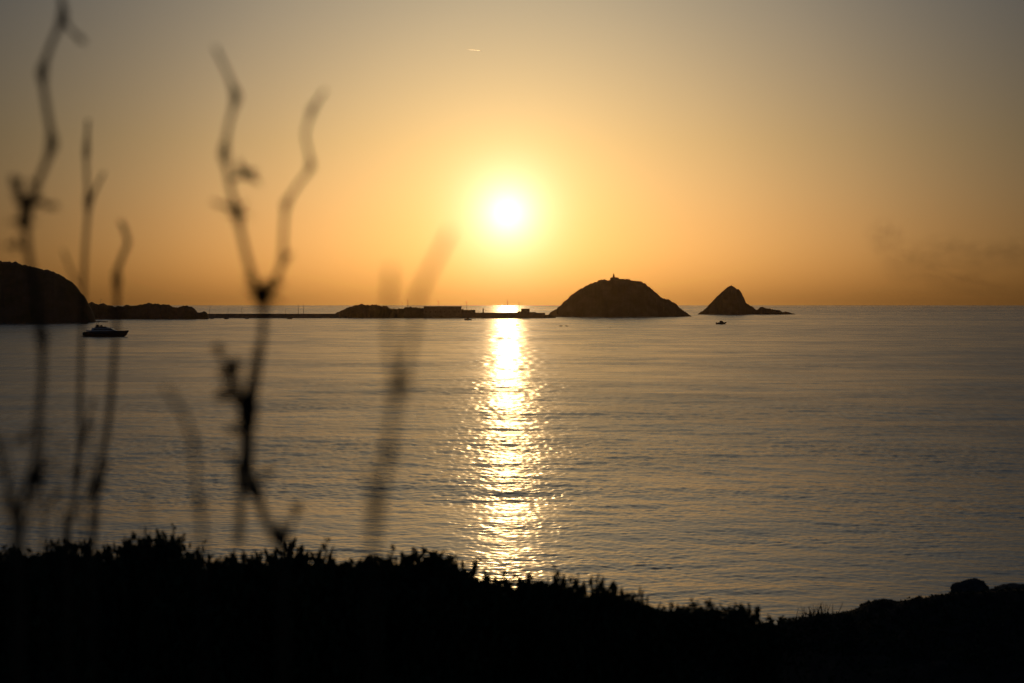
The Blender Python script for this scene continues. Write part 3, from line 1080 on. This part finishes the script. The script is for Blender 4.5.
# B: thin upright stalk with one fork
s = Stalk(2.9, 'thin upright stalk with a single short fork near its tip', 2)
s.start(68, 548)
s.path('stem', [(68, 545), (72, 520), (77, 475), (80, 440), (80, 400), (81, 354), (83, 300), (85, 250), (88, 207), (86, 160), (88, 120)], 0.0066, 0.0036, [(89, 204), (86, 150), (78, 473)], True)
s.path('branch', [(88, 208), (95, 190), (104, 172)], 0.0045, 0.0026)
s.path('branch', [(79, 460), (87, 425), (93, 402)], 0.0040, 0.0022)
s.head('seed_head', 89, 203, 10, 8)
s.head('seed_head', 78, 470, 15, 10)
s.head('seed_head', 93, 402, 8, 8)

# C: leaning stalk with hooked tip in front of the yacht
s = Stalk(2.7, 'leaning stalk with a curved bare tip passing the bow of the yacht', 3)
s.start(93, 548)
s.path('stem', [(93, 545), (95, 526), (96, 487), (104, 448), (109, 419), (112, 385), (115, 345), (117, 305), (117, 272), (123, 255), (128, 242), (124, 228), (120, 221)], 0.0070, 0.0042, [(96, 487), (116, 280)], True)
s.path('branch', [(109, 420), (118, 360), (110, 300), (78, 285), (70, 268), (63, 250)][3:], 0.0030, 0.0020)
s.head('seed_head', 96, 487, 22, 14)
s.head('seed_head', 112, 385, 9, 8)
s.leaf('leaf', [(97, 488), (104, 470), (108, 462)], 9)

# D: faint low stalk between
s = Stalk(1.9, 'short faint stalk low between the bent stalk and the upright one', 4)
s.start(61, 550)
s.path('stem', [(61, 545), (61, 500), (60, 470), (62, 444)], 0.0026, 0.0014, (), True)
s.head('seed_head', 62, 443, 10, 8)

# E: faint bent stalk
s = Stalk(1.7, 'faint stalk bowed to the left, alone left of the big forked stalk', 5)
s.start(203, 555)
s.path('stem', [(202, 545), (199, 515), (196, 490), (194, 445), (185, 418), (175, 400), (164, 385)], 0.0038, 0.0026, [(194, 442)], True)
for (yy, x0, pts_, lab_, sd_) in (
        (2.4, 44, [(44, 545), (46, 510), (41, 470), (47, 432)], 'thin crooked dry stem just right of the foot of the tallest stalk', 21),
        (2.6, 82, [(82, 545), (86, 500), (92, 455), (90, 425)], 'thin dry stem between the upright stalk and the leaning one', 22),
        (2.0, 12, [(12, 545), (6, 505), (9, 470), (3, 440)], 'thin dry stem by the frame edge, left of the tallest stalk', 23)):
    s = Stalk(yy, lab_, sd_)
    s.start(x0, 550)
    s.path('stem', pts_, 0.0034, 0.0018, pts_[1:2], True)
    s.head('seed_head', pts_[-1][0], pts_[-1][1], 12, 10)
    s.leaf('leaf', [pts_[1], (pts_[1][0] + 8, pts_[1][1] - 12), (pts_[1][0] + 13, pts_[1][1] - 20)], 9)
# faint low twig
s = Stalk(1.8, 'very short faint twig just above the scrub left of the bowed stalk', 9)
s.start(147, 548)
s.path('stem', [(147, 545), (147, 520), (146, 488)], 0.0020, 0.0012, (), True)

# F: big forked stalk
s = Stalk(2.15, 'big dark forked stalk with two zigzag arms and a thick knot at the horizon', 6)
s.start(284, 570)
s.path('stem', [(283, 562), (277, 543), (266, 521), (256, 492), (250, 465), (251, 429), (254, 395), (257, 375), (262, 338), (264, 312), (262, 298), (254, 280), (247, 258), (241, 232), (237, 212), (231, 190), (227, 170), (224, 153), (229, 124), (236, 96), (226, 70), (215, 47)],
       0.0070, 0.0028, [(236, 96), (224, 153), (237, 214), (264, 300), (255, 490), (246, 410)], True)
s.path('branch', [(264, 312), (267, 297), (274, 285), (284, 258), (283, 250), (284, 225), (286, 204), (298, 185), (311, 166), (305, 135), (312, 110), (325, 90)], 0.0044, 0.0024, [(311, 166), (286, 204), (313, 110), (284, 258)])
s.path('branch', [(264, 300), (268, 285), (266, 280)], 0.0040, 0.0030)
s.path('side_stem', [(238, 545), (240, 521), (241, 475), (244, 440), (243, 412), (252, 375), (258, 345)], 0.0066, 0.0044, [(242, 473), (243, 410)], False)
s.head('seed_head', 263, 298, 38, 24, 0.3, 0.9)
s.head('seed_head', 237, 213, 28, 20)
s.head('seed_head', 224, 153, 9, 8)
s.head('seed_head', 286, 257, 14, 10)
s.head('seed_head', 242, 404, 32, 18)
s.head('seed_head', 233, 366, 24, 18)
s.head('seed_head', 217, 348, 16, 12)
s.head('seed_head', 224, 392, 18, 12)
s.head('seed_head', 246, 425, 24, 14)
s.head('seed_head', 251, 489, 28, 16)
s.leaf('leaf', [(231, 178), (240, 176), (252, 174)], 20)
s.head('seed_head', 249, 174, 14, 10)
s.leaf('leaf', [(242, 402), (230, 385), (222, 374)], 14)
s.leaf('leaf', [(242, 402), (235, 380), (233, 362)], 18)
s.leaf('leaf', [(240, 398), (226, 366), (216, 348)], 12)
s.leaf('leaf', [(283, 556), (291, 530), (296, 506)], 16)
s.leaf('leaf', [(264, 300), (256, 288), (250, 276)], 13)
s.leaf('leaf', [(264, 300), (272, 288), (279, 280)], 13)
s.leaf('leaf', [(242, 404), (228, 398), (217, 396)], 13)
s.leaf('leaf', [(246, 425), (236, 432), (228, 430)], 12)
s.leaf('leaf', [(251, 489), (262, 478), (270, 472)], 11)
s.leaf('leaf', [(241, 473), (232, 462), (228, 452)], 11)
s.leaf('leaf', [(237, 213), (226, 206), (216, 203)], 9)
s.path('twig', [(242, 404), (232, 380), (224, 360), (214, 344)], 0.0024, 0.0014)
s.path('twig', [(242, 404), (240, 380), (235, 358)], 0.0024, 0.0014)
s.path('twig', [(281, 556), (290, 530), (297, 504)], 0.0032, 0.0018)
s.path('twig', [(231, 180), (240, 176), (250, 173)], 0.0026, 0.0018)

# G: very blurred stalk, nearest of all
s = Stalk(1.35, 'very blurred reddish stalk with two forks, nearest to the lens', 7)
s.start(373, 560)
s.path('stem', [(373, 550), (376, 530), (380, 500), (388, 456), (391, 425), (398, 392), (406, 362), (413, 335), (417, 300), (426, 278), (440, 252), (450, 232)], 0.0046, 0.0024, [(398, 392), (388, 456)], True)
s.path('branch', [(398, 392), (393, 370), (390, 340), (389, 300), (391, 268)], 0.0034, 0.0024)
s.head('seed_head', 400, 388, 30, 18)
s.head('seed_head', 389, 452, 20, 12)
s.leaf('leaf', [(381, 498), (372, 482), (366, 470)], 12)

# ------------------------------------------------------------------ contrail and distant smoke
def volume_mat(name, col, density, aniso, noise_scale=None, thr=(0.45, 0.75), falloff=False):
    m_ = bpy.data.materials.new(name)
    m_.use_nodes = True
    t_ = m_.node_tree
    t_.nodes.clear()
    v_ = t_.nodes.new('ShaderNodeVolumePrincipled')
    v_.inputs['Color'].default_value = (*col, 1)
    v_.inputs['Density'].default_value = density
    v_.inputs['Anisotropy'].default_value = aniso
    o_ = t_.nodes.new('ShaderNodeOutputMaterial')
    t_.links.new(v_.outputs[0], o_.inputs['Volume'])
    if noise_scale:
        co = t_.nodes.new('ShaderNodeTexCoord')
        nz = t_.nodes.new('ShaderNodeTexNoise')
        nz.inputs['Scale'].default_value = noise_scale
        nz.inputs['Detail'].default_value = 3
        t_.links.new(co.outputs['Object'], nz.inputs['Vector'])
        mr = t_.nodes.new('ShaderNodeMapRange')
        mr.inputs['From Min'].default_value = thr[0]
        mr.inputs['From Max'].default_value = thr[1]
        t_.links.new(nz.outputs['Fac'], mr.inputs['Value'])
        # fade towards the edge of the puff
        ln_ = t_.nodes.new('ShaderNodeVectorMath')
        ln_.operation = 'LENGTH'
        t_.links.new(co.outputs['Object'], ln_.inputs[0])
        fo = t_.nodes.new('ShaderNodeMapRange')
        fo.inputs['From Min'].default_value = 0.25
        fo.inputs['From Max'].default_value = 1.0
        fo.inputs['To Min'].default_value = 1
        fo.inputs['To Max'].default_value = 0
        t_.links.new(ln_.outputs['Value'], fo.inputs['Value'])
        d_ = math_node(t_, 'MULTIPLY', math_node(t_, 'MULTIPLY', mr.outputs[0], fo.outputs[0]), density)
        t_.links.new(d_, v_.inputs['Density'])
    return m_


Yc = 30000.0
a, c = at(467.5, 49.6, Yc), at(482, 51.2, Yc)
m = MB().tube([a, a.lerp(c, 0.35), a.lerp(c, 0.8), c], [2, 8, 11, 2], 24)
# ice crystals: light passes through them slightly bent and spread forward
M_ice = bpy.data.materials.new('contrail_ice')
M_ice.use_nodes = True
t = M_ice.node_tree
rf = t.nodes.new('ShaderNodeBsdfRefraction')
rf.inputs['IOR'].default_value = 1.06
rf.inputs['Roughness'].default_value = 0.75
t.links.new(rf.outputs[0], t.nodes['Material Output'].inputs['Surface'])
o = m.build('contrail', M_ice, None, True)
tag(o, 'short bright vapour trail high in the sky above the sun', 'contrail')

M_smoke = volume_mat('drifting_smoke', (0.25, 0.2, 0.18), 0.0033, 0.2, 2.4, (0.38, 0.74))
Ys = 8500.0
bm = bmesh.new()
me = bpy.data.meshes.new('smoke')
puffs = [(884, 236, 24, 22), (905, 262, 40, 28), (945, 252, 44, 24), (985, 258, 44, 22), (1022, 254, 40, 20), (955, 280, 70, 16)]
bmesh.ops.create_uvsphere(bm, u_segments=24, v_segments=14, radius=1.0)
bm.to_mesh(me)
bm.free()
me.materials.append(M_smoke)
smoke = empty('smoke', at(950, 262, Ys))
for k, (px, py, rx, ry) in enumerate(puffs):
    o = bpy.data.objects.new('smoke_puff', me)
    C.objects.link(o)
    o.parent = smoke
    p = at(px, py, Ys + 40 * k)
    o.location = p - smoke.location
    uu = Ys / F
    o.scale = (rx * uu, 110, ry * uu)
    o.rotation_euler = (0, 0.25 * math.sin(k * 1.7), 0)
tag(smoke, 'faint dark smoke drifting above the horizon on the right', None, None, 'stuff')

# ------------------------------------------------------------------ sea air
if True:
    m = MB().box(-17500, 17500, -400, 17500, -3.2, 108)
    o = m.build('haze', volume_mat('sea_haze', (1.0, 0.72, 0.38), 2.1e-5, 0.90))
    tag(o, 'thin warm sea haze', None, None, 'stuff')
